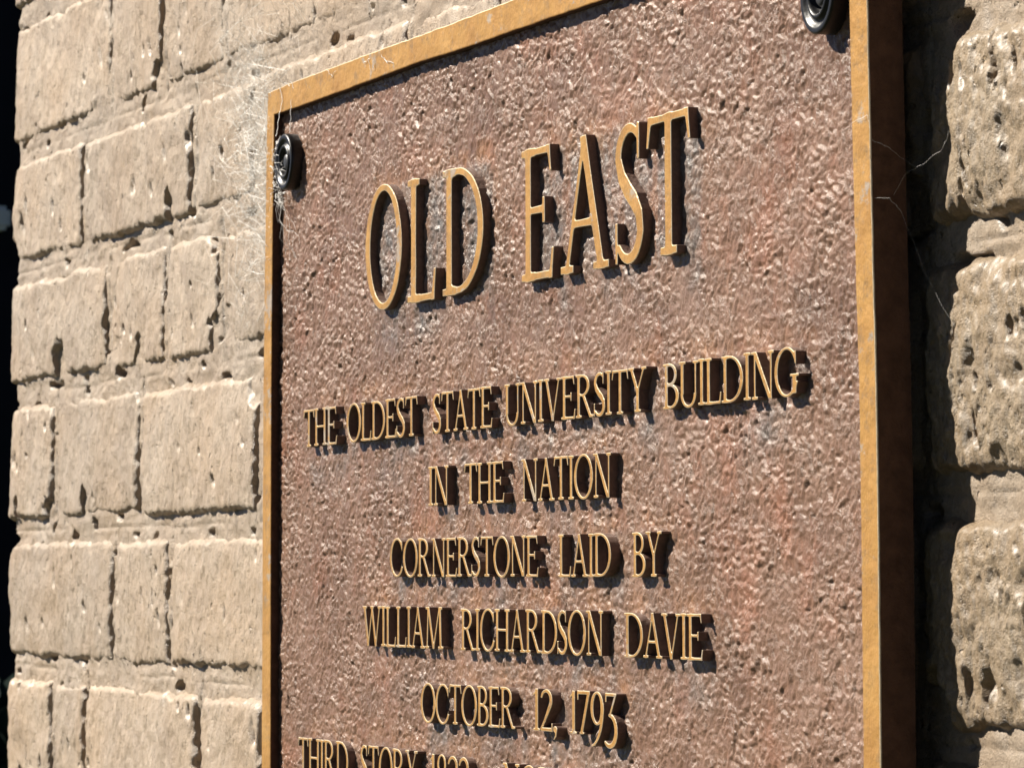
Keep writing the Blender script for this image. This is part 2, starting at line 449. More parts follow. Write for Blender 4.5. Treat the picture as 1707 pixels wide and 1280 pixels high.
def mortar_mesh(x0, x1, z0, z1, res, seed=900):
    nx = int((x1 - x0) / res) + 1; nz = int((z1 - z0) / res) + 1
    X, Z = np.meshgrid(np.linspace(x0, x1, nx), np.linspace(z0, z1, nz))
    Y = 0.0027 + 0.0012 * fbm(X / 0.05, Z / 0.02, seed, 2, 0.5) + 0.0005 * fbm(X / 0.009, Z / 0.005, seed + 7, 3, 0.6)
    # struck groove along every bed joint, and rubble-like slumps
    for zc in zj:
        dzc = Z - zc - 0.0012 * perlin(X / 0.06, X * 0 + zc * 50, seed + 2)
        band = np.abs(dzc)
        here = sstep(-0.35, 0.1, perlin(X / 0.08, X * 0 + zc * 31, seed + 8))
        Y += here * (0.0007 * np.exp(-(band / 0.0006) ** 2) - 0.0001 * np.exp(-((band - 0.0024) / 0.0013) ** 2))
    for (za, zb, xs) in courses:
        for xx in xs[1:-1]:
            m = (Z > za) & (Z < zb)
            Y += m * 0.0014 * np.exp(-((X - xx - 0.0006 * perlin(Z / 0.03, Z * 0 + xx * 40, seed + 3)) / 0.0009) ** 2)
    lump = perlin(X / 0.012, Z / 0.010, seed + 21)
    Y -= 0.0008 * sstep(0.35, 0.7, lump)
    Y += 0.0055 * sstep(0.54, 0.68, perlin(X / 0.022, Z / 0.009, seed + 25))
    Y += 0.0020 * sstep(P_RIGHT - 0.03, P_RIGHT - 0.01, X)
    # the left end rounds back round the corner of the wall
    e = np.clip((X - (XL + 0.0045)) / 0.006, 0, 1)
    Y += 0.012 * (1 - np.sqrt(1 - (1 - e) ** 2))
    return mesh_np('mortar', np.stack([X, Y, Z], -1).reshape(-1, 3), grid_quads(nx, nz))
ZB, ZT = zj[0], zj[-1]
link('mortar', mortar_mesh(XL + 0.0045, 0.05, 1.36, 1.86, 0.0012), M_MORTAR, wall)
link('mortar', mortar_mesh(0.05, 0.36, 1.72, 1.86, 0.0012), M_MORTAR, wall)
link('mortar', mortar_mesh(P_RIGHT - 0.02, P_RIGHT + 0.20, 1.46, 1.86, 0.0012), M_MORTAR, wall)
link('mortar', mortar_mesh(0.05, P_RIGHT - 0.02, 1.36, 1.72, 0.008), M_MORTAR, wall)
link('mortar', mortar_mesh(XL + 0.0045, X_END, ZB, 1.36, 0.008), M_MORTAR, wall)
link('mortar', mortar_mesh(XL + 0.0045, X_END, 1.86, ZT, 0.008), M_MORTAR, wall)
bm = bmesh.new(); box_bm(bm, (XL + 0.009, 0.014, 0.0), (2.6, 0.34, 3.2))
link('wall_core', bm_mesh('wall_core', bm), M_MORTAR, wall)

# ------------------------------------------------------------------ plaque
plaque = empty('plaque', (0, 0, 1.45))
tag(plaque, 'cast bronze plaque lettered OLD EAST with gold rim, screwed to the brick wall', 'plaque')
PB = 1700                                       # the lower edge lies below the picture
# the outline of the rim as seen, laid on its own plane
def pl(pts, y): return [hit_y(u, v, y) for u, v in pts]
outer_l = pl([(447, 155), (445, 190), (443, 330), (441, 480), (439, 630), (437.5, 900), (436, 1250), (434.5, PB + 30)], Y_RIM)
inner_l = pl([(456.5, 191.5), (455.5, 240), (454, 330), (452.7, 480), (451.5, 630), (450.6, 900), (450, 1250), (448.5, PB)], Y_RIM)
outer_t = pl([(447, 155), (484, 138), (545, 116), (604, 93.5), (680, 66), (755, 38.5), (850, 1), (1000, -56), (1200, -130), (1442, -222)], Y_RIM)
inner_t = pl([(456.5, 191.5), (500, 177), (552, 158), (604, 139), (702, 102), (768, 82.5), (836, 58), (1000, 1.5), (1200, -68), (1413, -143)], Y_RIM)
outer_r = pl([(1442, -222), (1443.5, -100), (1445.5, 30), (1450, 230), (1455, 450), (1460, 630), (1463, 820), (1465.5, 1040), (1467.5, 1250), (1471, PB + 30)], Y_RIM)
inner_r = pl([(1413, -143), (1414, -80), (1415.5, 30), (1420, 230), (1425.5, 450), (1431, 630), (1434, 820), (1436.5, 1040), (1438.5, 1250), (1442, PB)], Y_RIM)
def resample(pts, n):
    P = np.array([(p.x, p.z) for p in pts]); s = np.r_[0, np.cumsum(np.hypot(*np.diff(P, axis=0).T))]
    # smooth (monotone cubic-ish): blur the linear interpolation
    t = np.linspace(0, s[-1], n)
    x = np.interp(t, s, P[:, 0]); z = np.interp(t, s, P[:, 1])
    k = max(3, n // 14) | 1
    def sm(a):
        pad = k // 2
        # pad by reflection about the end points, so that the corners stay put
        q = np.r_[2 * a[0] - a[pad:0:-1], a, 2 * a[-1] - a[-2:-pad - 2:-1]]
        return np.convolve(q, np.ones(k) / k, 'valid')
    return np.stack([sm(x), sm(z)], -1)
def strip(outer, inner, n, flip, seed, width_sign):
    o = resample(outer, n); i = resample(inner, n)
    # hand-filed waver
    s = np.linspace(0, 1, n); fade = np.minimum(1, np.minimum(s, 1 - s) * 30)[:, None]
    d = (i - o); d /= np.linalg.norm(d, axis=1)[:, None]
    w1 = 0.00022 * fbm(s * n / 9.0, s * 0 + seed, seed, 3)[:, None] * fade
    w2 = 0.00020 * fbm(s * n / 11.0, s * 0 + seed + 5, seed + 5, 3)[:, None] * fade
    o = o + d * w1; i = i + d * w2
    b = 0.00045
    rows = [(o, Y_BACK), (o, Y_RIM + b), (o + d * b * 0.35, Y_RIM + b * 0.3), (o + d * b, Y_RIM), (i - d * b, Y_RIM + 0.00005),
            (i - d * b * 0.3, Y_RIM + b * 0.35), (i, Y_RIM + b * 1.1), (i, Y_PLATE + 0.0009)]
    co = []
    for (p, y) in rows:
        for q in p: co.append((q[0], y, q[1]))
    quads = []; mi = []
    for r in range(len(rows) - 1):
        for k in range(n - 1):
            a = r * n + k; qd = [a, a + 1, a + n + 1, a + n]
            if flip: qd = qd[::-1]
            quads.append(qd); mi.append(2 if r == 0 else (1 if r in (1, 2) else (0 if r in (3,) else (0 if r in (4, 5) else 2))))
    me = mesh_np('rim_side', co, quads, False)
    for m_ in (M_BRASS, M_EDGE, M_SIDE): me.materials.append(m_)
    me.polygons.foreach_set('material_index', np.array(mi, np.int32)[:len(me.polygons)])
    return me
bot_o = [outer_l[-1], Vector(((outer_l[-1].x + outer_r[-1].x) / 2, Y_RIM, (outer_l[-1].z + outer_r[-1].z) / 2)), outer_r[-1]]
bot_i = [inner_l[-1], Vector(((inner_l[-1].x + inner_r[-1].x) / 2, Y_RIM, (inner_l[-1].z + inner_r[-1].z) / 2)), inner_r[-1]]
for (o_, i_, n_, fl, sd_) in ((outer_l, inner_l, 300, False, 3), (outer_t, inner_t, 360, True, 4), (outer_r, inner_r, 300, True, 6), (bot_o, bot_i, 100, False, 8)):
    link('rim_side', strip(o_, i_, n_, fl, sd_, 1), None, plaque)

# plate: a sheet with wear colours and gentle unevenness
px0, px1 = outer_l[-1].x + 0.001, outer_r[-1].x - 0.0005
px0 = max(o.x for o in outer_l) + 0.0010; px1 = min(o.x for o in outer_r) - 0.0010
pz0, pz1 = outer_l[-1].z + 0.001, 1.7490
# ---- inscription layout (pixel extents of the faces of the words)
LH = 0.0039
LINES = [
 # baseline through two points, cap height fitted from the top line, words with left and right pixel
 dict(base=[(685, 504.5), (1115, 425)], top=[(685, 300), (1115, 189)], big=True,
      words=[('O', 609.3, 667.5), ('L', 680.0, 725.5), ('D', 738.5, 805.2), ('E', 870.5, 922.5), ('A', 936.0, 1014.0), ('S', 1027.0, 1072.4), ('T', 1080.0, 1149.5)]),
 dict(base=[(511.6, 743.4), (801.6, 716.5), (1064.8, 688.4), (1249, 664)], top=[(506, 683.0), (796, 649.5), (1058, 612.7), (1263.8, 585.5)],
      words=[('THE', 506, 561), ('OLDEST', 577.5, 695), ('STATE', 721, 820), ('UNIVERSITY', 841, 1077), ('BUILDING', 1106, 1332)]),
 dict(base=[(717, 842.5), (830.6, 839), (992, 829.5)], top=[(717, 779), (830, 768), (1000, 756)],
      words=[('IN', 714, 747), ('THE', 774, 840), ('NATION', 869, 1018)]),
 dict(base=[(698.7, 960.5), (885.5, 962), (1087, 960.5)], top=[(695.6, 897.6), (885.5, 893.5), (1075, 886)],
      words=[('CORNERSTONE', 650, 897), ('LAID', 931, 1018), ('BY', 1054, 1102)]),
 dict(base=[(635.7, 1076.8), (840.8, 1086), (1137, 1098.6)], top=[(606, 1009), (842, 1016), (1152, 1022.5)],
      words=[('WILLIAM', 605, 738), ('RICHARDSON', 768, 1005), ('DAVIE', 1041, 1171)]),
 dict(base=[(761.5, 1207), (854, 1214.4), (985, 1224.5)], top=[(756, 1141), (846.9, 1145.5), (966.7, 1151)],
      words=[('OCTOBER', 701, 858), ('12,', 888.6, 928), ('1793', 950, 1029)]),
 dict(base=[(500, 1293), (860, 1345)], top=[(497.6, 1228), (678.6, 1249.5), (860, 1273)],
      words=[('THIRD', 497, 580), ('STORY', 601, 695), ('1822', 717, 781), ('NORTH', 838, 979)]),
]
for ln in LINES:
    y = Y_PLATE - LH
    ln['b'] = [hit_y(u, v, y) for u, v in ln['base']]; ln['t'] = [hit_y(u, v, y) for u, v in ln['top']]
def interp(pts, x):
    xs = [p.x for p in pts]; zs = [p.z for p in pts]
    if len(xs) > 2:
        c = np.polyfit(xs, zs, 1); return float(np.polyval(c, x))
    return float(zs[0] + (zs[1] - zs[0]) * (x - xs[0]) / (xs[1] - xs[0]))

xs_ = np.linspace(px0, px1, int((px1 - px0) / 0.00066))
ZV = 1.445                                      # below this the plate lies under the picture's lower edge
zs_ = np.r_[np.arange(pz0, ZV, 0.006), np.arange(ZV, pz1, 0.00046), pz1]
nx, nz = len(xs_), len(zs_)
X, Z = np.meshgrid(xs_, zs_)
# cast leather grain: creases and folds of wandering direction
wxx = X + 0.0032 * fbm(X / 0.011, Z / 0.011, 61, 3); wzz = Z + 0.0032 * fbm(X / 0.011, Z / 0.011, 62, 3)
def crease(sx_, sz_, seed, w_): return np.exp(-(perlin(wxx / sx_, wzz / sz_, seed) / w_) ** 2)
m1 = sstep(-0.25, 0.30, perlin(X / 0.040, Z / 0.035, 71)); m2 = sstep(-0.35, 0.25, perlin(X / 0.030, Z / 0.030, 72)); m3 = sstep(-0.1, 0.4, perlin(X / 0.05, Z / 0.05, 73))
w2x = X + 0.0022 * fbm(X / 0.0075, Z / 0.0065, 81, 2); w2z = Z + 0.0018 * fbm(X / 0.0075, Z / 0.0065, 82, 2)
v1 = cells(w2x / 0.0068 + 0.35 * w2z / 0.0040, w2z / 0.0038, 64); v2 = cells(w2x / 0.0030, w2z / 0.0020, 65)
dome1 = 1 - np.exp(-(v1 / 0.26) ** 2); dome2 = 1 - np.exp(-(v2 / 0.36) ** 2)
hgt = 0.00034 * dome1 * (0.30 + 0.70 * m1) + 0.00014 * dome2 * (0.35 + 0.65 * m2)
hgt += 0.00022 * crease(0.0048, 0.0036, 72, 0.13) * (0.3 + 0.7 * m2) + 0.00020 * crease(0.0030, 0.0042, 78, 0.13) * (0.3 + 0.7 * m1)
hgt += 0.00015 * perlin(wxx / 0.0022, wzz / 0.0018, 63) + 0.00012 * perlin(wxx / 0.0050, wzz / 0.0042, 69)
hgt += 0.00020 * crease(0.0075, 0.0052, 66, 0.14) * (1 - 0.6 * m1)
hgt += 0.00030 * crease(0.0150, 0.0120, 71, 0.055) * sstep(-0.2, 0.2, perlin(X / 0.02, Z / 0.02, 77))
hgt -= 0.00032 * crease(0.0110, 0.0110, 70, 0.050) * (0.2 + 0.8 * m3)
hgt -= 0.00045 * crease(0.0045, 0.0200, 68, 0.10) * sstep(-0.1, 0.25, perlin(X / 0.014, Z / 0.020, 74))
for _ in range(1):                              # worn smooth
    hgt[1:-1, 1:-1] = 0.4 * hgt[1:-1, 1:-1] + 0.15 * (hgt[:-2, 1:-1] + hgt[2:, 1:-1] + hgt[1:-1, :-2] + hgt[1:-1, 2:])
Y = Y_PLATE - 1.45 * hgt + 0.0002 * fbm(X / 0.07, Z / 0.07, 44, 2)
orange = np.zeros_like(X); grey = np.zeros_like(X)
for ln in LINES:
    y = Y_PLATE - LH
    for (wd, u0, u1) in ln['words']:
        vb, vt = ln['base'][0][1], ln['top'][0][1]
        a = hit_y(u0, vb, y).x; b = hit_y(u1, vb, y).x
        zb = interp(ln['b'], (a + b) / 2); zt = interp(ln['t'], (a + b) / 2)
        inx = sstep(-0.010, 0.004, X - a) * sstep(-0.010, 0.004, b - X)
        g = fbm(X / 0.03, Z / 0.03, int(u0) + 3, 3)
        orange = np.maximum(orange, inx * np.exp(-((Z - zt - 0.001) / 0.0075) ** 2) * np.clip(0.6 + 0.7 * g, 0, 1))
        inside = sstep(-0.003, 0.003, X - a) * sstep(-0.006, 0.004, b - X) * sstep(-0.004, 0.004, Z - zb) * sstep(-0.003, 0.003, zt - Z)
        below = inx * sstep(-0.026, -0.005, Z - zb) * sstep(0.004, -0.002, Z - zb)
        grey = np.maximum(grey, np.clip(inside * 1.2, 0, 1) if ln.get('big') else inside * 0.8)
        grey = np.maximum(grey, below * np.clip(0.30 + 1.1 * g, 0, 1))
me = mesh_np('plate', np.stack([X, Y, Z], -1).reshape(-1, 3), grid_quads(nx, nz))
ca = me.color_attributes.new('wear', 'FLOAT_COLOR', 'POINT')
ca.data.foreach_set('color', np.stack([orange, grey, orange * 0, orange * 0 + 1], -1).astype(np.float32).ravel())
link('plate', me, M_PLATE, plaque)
bm = bmesh.new(); box_bm(bm, (px0 + 0.001, Y_PLATE + 0.0022, pz0 + 0.001), (px1 - 0.001, Y_BACK + 0.0003, pz1 - 0.001))
link('backing', bm_mesh('backing', bm), M_SIDE, plaque)

# ---- letter forms: each is a field of strokes, bowls and serifs, cut out along its zero line
TH, TN, SF = 0.103, 0.052, 0.056            # stem, hairline, serif thickness (cap height = 1)
def hp(P, a, b):                            # signed distance to the half-plane left of a->b
    d = np.array(b, float) - a; n = np.array([d[1], -d[0]]) / np.hypot(*d)
    return (P[0] - a[0]) * n[0] + (P[1] - a[1]) * n[1]
def poly(P, pts):                           # convex, counter-clockwise
    return np.max([hp(P, pts[k], pts[(k + 1) % len(pts)]) for k in range(len(pts))], axis=0)
def box(P, x0, y0, x1, y1): return poly(P, [(x0, y0), (x1, y0), (x1, y1), (x0, y1)])
def diag(P, x0, y0, x1, y1, w):             # a slanted stem with level ends, w measured level
    q = [(x0 - w / 2, y0), (x0 + w / 2, y0), (x1 + w / 2, y1), (x1 - w / 2, y1)]
    return poly(P, q)
def ell(P, cx, cy, rx, ry):
    k = np.hypot((P[0] - cx) / rx, (P[1] - cy) / ry)
    g = np.hypot((P[0] - cx) / rx ** 2, (P[1] - cy) / ry ** 2) + 1e-9
    return k * (k - 1) / g
def ring(P, cx, cy, rx, ry, tx=TH, ty=TN): return np.maximum(ell(P, cx, cy, rx, ry), -ell(P, cx, cy, rx - tx, ry - ty))
def path(P, pts):                           # round stroke through (x, y, half width)
    out = None
    for (a, b) in zip(pts[:-1], pts[1:]):
        d = (b[0] - a[0], b[1] - a[1]); l2 = d[0] ** 2 + d[1] ** 2 + 1e-12
        t = np.clip(((P[0] - a[0]) * d[0] + (P[1] - a[1]) * d[1]) / l2, 0, 1)
        r = a[2] + (b[2] - a[2]) * t
        s = np.hypot(P[0] - a[0] - d[0] * t, P[1] - a[1] - d[1] * t) - r
        out = s if out is None else np.minimum(out, s)
    return out
def arc(cx, cy, rx, ry, a0, a1, w0, w1, n=14, wm=None):
    o = []
    for k in range(n + 1):
        t = k / n; a = math.radians(a0 + (a1 - a0) * t)
        w = w0 + (w1 - w0) * t if wm is None else (w0 + (wm - w0) * math.sin(math.pi * t) if t < .5 else w1 + (wm - w1) * math.sin(math.pi * t))
        o.append((cx + rx * math.cos(a), cy + ry * math.sin(a), w))
    return o
def U(*fs, k=0.022):
    o = fs[0]
    for f in fs[1:]:
        h = np.clip(0.5 + 0.5 * (f - o) / k, 0, 1); o = f * (1 - h) + o * h - k * h * (1 - h)
    return o
def cut(a, b): return np.maximum(a, -b)
def serif(P, x, y, l=0.10, r=0.10, up=True):
    return box(P, x - l, y if up else y - SF, x + r, y + SF if up else y)
def stem(P, x, w=TH, bot=True, top=True, y0=0.0, y1=1.0, l=0.075):
    f = [box(P, x - w / 2, y0, x + w / 2, y1)]
    if bot: f.append(serif(P, x, y0, w / 2 + l, w / 2 + l))
    if top: f.append(serif(P, x, y1, w / 2 + l, w / 2 + l, False))
    return U(*f)
def arm(P, x0, x1, y, up, hgt=0.17, t=SF):   # horizontal arm with a spur at its end (up: +1, down: -1)
    b = box(P, x0, y - t / 2, x1, y + t / 2)
    if up > 0: s = poly(P, [(x1 - 0.055, y - t / 2), (x1, y - t / 2), (x1 + 0.035, y + hgt), (x1 + 0.0, y + hgt)])
    else: s = poly(P, [(x1 - 0.055, y + t / 2), (x1, y - hgt), (x1 + 0.03, y - hgt), (x1, y + t / 2)])
    return U(b, s)
def G_I(P): return stem(P, 0.14), 0.28
def G_L(P): return U(stem(P, 0.14), arm(P, 0.14, 0.58, SF / 2, 1, 0.22)), 0.64
def G_E(P):
    m = U(box(P, 0.14, 0.5, 0.44, 0.5 + SF), box(P, 0.42, 0.42, 0.465, 0.62))
    return U(stem(P, 0.14), arm(P, 0.14, 0.60, SF / 2, 1, 0.20), arm(P, 0.14, 0.56, 1 - SF / 2, -1, 0.17), m), 0.65
def G_T(P):
    a = arm(P, 0.35, 0.66, 1 - SF / 2, -1, 0.19)
    Q = (0.70 - P[0], P[1])
    return U(stem(P, 0.35, top=False), a, arm(Q, 0.35, 0.66, 1 - SF / 2, -1, 0.19)), 0.70
def G_H(P): return U(stem(P, 0.14), stem(P, 0.66), box(P, 0.14, 0.48, 0.66, 0.48 + SF)), 0.80
def G_N(P):
    return U(stem(P, 0.13, TN, True, False), serif(P, 0.10, 1, 0.10, 0.06, False), poly(P, [(0.70 - .09, 0), (0.70 + .03, 0), (0.19, 1), (0.07, 1)]),
             stem(P, 0.70, TN, False, True)), 0.83
def G_M(P):
    return U(diag(P, 0.12, 0, 0.17, 1, TN), serif(P, 0.12, 0, 0.1, 0.1), serif(P, 0.14, 1, 0.10, 0.05, False), diag(P, 0.48, 0, 0.19, 1, TH),
             diag(P, 0.48, 0, 0.80, 1, TN), diag(P, 0.88, 0, 0.83, 1, TH), serif(P, 0.88, 0, 0.14, 0.14), serif(P, 0.83, 1, 0.04, 0.13, False)), 1.02
def G_A(P):
    return U(diag(P, 0.11, 0, 0.40, 1, TN), diag(P, 0.68, 0, 0.38, 1, TH), box(P, 0.22, 0.33, 0.56, 0.33 + SF),
             serif(P, 0.11, 0, 0.10, 0.11), serif(P, 0.68, 0, 0.13, 0.12)), 0.80
def G_V(P):
    return U(diag(P, 0.40, 0, 0.11, 1, TH), diag(P, 0.40, 0, 0.67, 1, TN), serif(P, 0.11, 1, 0.12, 0.13, False), serif(P, 0.67, 1, 0.10, 0.10, False)), 0.78
def G_W(P):
    return U(diag(P, 0.32, 0, 0.10, 1, TH), diag(P, 0.32, 0, 0.56, 1, TN), diag(P, 0.78, 0, 0.54, 1, TH), diag(P, 0.78, 0, 1.0, 1, TN),
             serif(P, 0.10, 1, 0.11, 0.13, False), serif(P, 0.55, 1, 0.11, 0.10, False), serif(P, 1.0, 1, 0.10, 0.09, False)), 1.10
def G_Y(P):
    return U(diag(P, 0.37, 0.46, 0.11, 1, TH), diag(P, 0.37, 0.46, 0.63, 1, TN), stem(P, 0.37, TH, True, False, 0, 0.50),
             serif(P, 0.11, 1, 0.11, 0.12, False), serif(P, 0.63, 1, 0.10, 0.10, False)), 0.74
def G_U(P):
    cup = np.maximum(ring(P, 0.40, 0.30, 0.30, 0.32, 0.09, 0.06), P[1] - 0.30)
    return U(stem(P, 0.16, TH, False, True, 0.28), stem(P, 0.67, TN, False, True, 0.28), cup), 0.80
def G_O(P): return ring(P, 0.45, 0.5, 0.43, 0.52, 0.11, 0.056), 0.90
def G_D(P):
    bowl = np.maximum(ring(P, 0.30, 0.5, 0.50, 0.5, TH, SF), 0.14 - P[0])
    return U(stem(P, 0.14), bowl), 0.84
def G_C(P):
    r = cut(ring(P, 0.44, 0.5, 0.42, 0.52, 0.105, 0.054), poly(P, [(0.56, 0.5), (1.2, 0.06), (1.2, 0.94)]))
    r = cut(r, box(P, 0.74, 0.16, 1.2, 0.84))
    return U(r, box(P, 0.705, 0.70, 0.745, 0.93), path(P, [(0.70, 0.135, 0.03), (0.77, 0.24, 0.018)])), 0.80
def G_G(P):
    r = cut(ring(P, 0.44, 0.5, 0.42, 0.52, 0.105, 0.054), poly(P, [(0.52, 0.5), (1.2, 0.02), (1.2, 0.94)]))
    r = cut(r, box(P, 0.76, 0.3, 1.2, 0.84))
    return U(r, box(P, 0.715, 0.70, 0.755, 0.93), box(P, 0.65, 0.05, 0.77, 0.42), box(P, 0.56, 0.40, 0.86, 0.40 + SF)), 0.88
def G_R(P):
    bowl = np.maximum(ring(P, 0.28, 0.745, 0.33, 0.255, 0.11, SF), 0.14 - P[0])
    leg = diag(P, 0.66, 0, 0.34, 0.52, TH)
    return U(stem(P, 0.14), bowl, leg, serif(P, 0.68, 0, 0.08, 0.10)), 0.78
def G_B(P):
    b1 = np.maximum(ring(P, 0.26, 0.755, 0.29, 0.245, 0.10, SF), 0.14 - P[0])
    b2 = np.maximum(ring(P, 0.27, 0.275, 0.36, 0.275, 0.115, SF), 0.14 - P[0])
    return U(stem(P, 0.14), b1, b2), 0.68
def G_S(P):
    s = arc(0.30, 0.755, 0.19, 0.215, 50, 180, 0.030, 0.050, 12) + [(0.17, 0.62, 0.060), (0.27, 0.52, 0.068), (0.37, 0.44, 0.066), (0.455, 0.34, 0.058)] + arc(0.275, 0.265, 0.205, 0.24, 0, -140, 0.055, 0.030, 12)[1:]
    return U(path(P, s), box(P, 0.425, 0.73, 0.462, 1.0), box(P, 0.055, 0.0, 0.092, 0.30)), 0.53
def G_1(P): return U(stem(P, 0.18, TH, True, False, 0, 1.0), path(P, [(0.20, 0.96, 0.03), (0.06, 0.86, 0.02)])), 0.34
def G_2(P):
    s = arc(0.27, 0.74, 0.19, 0.22, 160, -20, 0.030, 0.055, 12) + [(0.36, 0.50, 0.050), (0.20, 0.24, 0.032), (0.08, 0.07, 0.028)]
    return U(path(P, s), box(P, 0.05, 0.0, 0.50, 0.085), box(P, 0.475, 0.0, 0.51, 0.20)), 0.56
def G_3(P):
    s = [(0.10, 0.955, 0.030), (0.45, 0.955, 0.030), (0.25, 0.60, 0.024)] + arc(0.22, 0.30, 0.25, 0.28, 90, -130, 0.030, 0.028, 14, 0.060)
    return U(path(P, s), box(P, 0.07, 0.82, 0.11, 0.985)), 0.54
def G_7(P): return U(box(P, 0.05, 0.915, 0.53, 1.0), diag(P, 0.20, 0, 0.48, 0.95, 0.095), box(P, 0.05, 0.78, 0.085, 1.0), box(P, 0.13, 0, 0.30, 0.04)), 0.56
def G_9(P):
    s = arc(0.02, 0.68, 0.47, 0.68, 5, -80, 0.058, 0.022, 16)
    return U(ring(P, 0.29, 0.70, 0.25, 0.31, 0.11, 0.05), path(P, s)), 0.58
def G_8(P): return U(ring(P, 0.29, 0.765, 0.20, 0.245, 0.08, 0.05), ring(P, 0.29, 0.27, 0.25, 0.28, 0.095, 0.05)), 0.58
def G_comma(P): return U(ell(P, 0.12, 0.06, 0.075, 0.075), path(P, [(0.165, 0.05, 0.03), (0.14, -0.10, 0.022), (0.07, -0.18, 0.012)])), 0.24
GL = {k[2:]: v for k, v in list(globals().items()) if k.startswith('G_')}
GL[','] = GL.pop('comma')

def contour(F, xs, ys):
    """closed zero lines of F[y, x] (negative inside)"""
    ny, nx = F.shape; seg = {}
    def vt(i, j, k, l):
        a, b = F[j, i], F[l, k]; t = a / (a - b)
        return (xs[i] + (xs[k] - xs[i]) * t, ys[j] + (ys[l] - ys[j]) * t)
    S = F < 0
    c = S[:-1, :-1].astype(int) + S[:-1, 1:] * 2 + S[1:, 1:] * 4 + S[1:, :-1] * 8
    jj, ii = np.nonzero((c > 0) & (c < 15))
    pts = {}
    def E(i, j, e):
        key = {0: ('h', i, j), 1: ('v', i + 1, j), 2: ('h', i, j + 1), 3: ('v', i, j)}[e]
        if key not in pts:
            pts[key] = vt(key[1], key[2], key[1] + 1, key[2]) if key[0] == 'h' else vt(key[1], key[2], key[1], key[2] + 1)
        return key
    T = {1: [(3, 0)], 2: [(0, 1)], 3: [(3, 1)], 4: [(1, 2)], 5: [(3, 2), (1, 0)], 6: [(0, 2)], 7: [(3, 2)], 8: [(2, 3)], 9: [(2, 0)], 10: [(0, 3), (2, 1)],
         11: [(2, 1)], 12: [(1, 3)], 13: [(1, 0)], 14: [(0, 3)]}
    for j, i in zip(jj, ii):
        for a, b in T[int(c[j, i])]: seg[E(i, j, a)] = E(i, j, b)
    loops = []
    while seg:
        k0, k = next(iter(seg.items())); del seg[k0]; lp = [pts[k0]]
        while k != k0 and k in seg:
            lp.append(pts[k]); k = seg.pop(k)
        if len(lp) > 6: loops.append(lp)
    return loops
def rdp(p, eps):
    p = np.array(p); n = len(p)
    keep = np.zeros(n, bool); keep[0] = True; far = int(np.argmax(np.hypot(*(p - p[0]).T))); keep[far] = True
    st = [(0, far), (far, n)]
    q = np.vstack([p, p[:1]])
    while st:
        a, b = st.pop()
        if b - a < 2: continue
        d = q[b] - q[a]; l = np.hypot(*d) + 1e-12
        dist = np.abs(d[0] * (q[a + 1:b, 1] - q[a, 1]) - d[1] * (q[a + 1:b, 0] - q[a, 0])) / l
        m = int(np.argmax(dist))
        if dist[m] > eps:
            keep[a + 1 + m] = True; st += [(a, a + 1 + m), (a + 1 + m, b)]
    return p[keep]

_cache = {}
def letter_mesh(ch, cap, sx, depth, bold=0.0):
    """extruded letter with a bevelled face; x scaled by sx"""
    key = (ch, round(cap, 5), round(sx, 2), bold)
    if key in _cache: return _cache[key]
    n = 96 if cap > 0.03 else 64
    h = 1.0 / n
    xs = np.arange(-0.12, 1.32, h * 0.9); ys = np.arange(-0.3, 1.14, h)
    P = np.meshgrid(xs, ys)
    F, adv = GL[ch](P)
    F = F - bold
    F = F + 0.0035 * perlin(P[0] * 5, P[1] * 5, ord(ch))       # cast by hand, not by ruler
    cu = bpy.data.curves.new('letter_curve', 'CURVE'); cu.dimensions = '2D'; cu.fill_mode = 'BOTH'
    xmin, xmax = 9, -9
    for lp in contour(F, xs, ys):
        q = rdp(lp, 0.0022)
        if len(q) < 3: continue
        sp = cu.splines.new('POLY'); sp.points.add(len(q) - 1); sp.use_cyclic_u = True
        for k, (x, y_) in enumerate(q):
            sp.points[k].co = (x * cap * sx, y_ * cap, 0, 1)
        xmin = min(xmin, q[:, 0].min()); xmax = max(xmax, q[:, 0].max())
    bv = 0.00030 if cap > 0.03 else 0.00022
    cu.extrude = depth / 2 - bv; cu.bevel_depth = bv; cu.bevel_resolution = 1; cu.offset = -bv
    ob = bpy.data.objects.new('letter_curve', cu); C.objects.link(ob)
    dg = bpy.context.evaluated_depsgraph_get()
    me = bpy.data.meshes.new_from_object(ob.evaluated_get(dg))
    bpy.data.objects.remove(ob); bpy.data.curves.remove(cu)
    me.name = 'letter'
    # (x, y, z) -> (x, -z, y): stands on the plate, face to -Y; drop the buried back cap
    co = np.empty(len(me.vertices) * 3, np.float32); me.vertices.foreach_get('co', co); co = co.reshape(-1, 3)
    co = np.stack([co[:, 0], -co[:, 2] - depth / 2 + 0.0004, co[:, 1]], -1)
    me.vertices.foreach_set('co', co.ravel()); me.update()
    me.materials.clear()
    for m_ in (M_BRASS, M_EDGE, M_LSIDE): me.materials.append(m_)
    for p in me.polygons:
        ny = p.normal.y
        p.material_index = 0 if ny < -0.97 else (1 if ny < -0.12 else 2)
        p.use_smooth = False
    _cache[key] = (me, xmin * cap * sx, xmax * cap * sx, adv)
    return _cache[key]

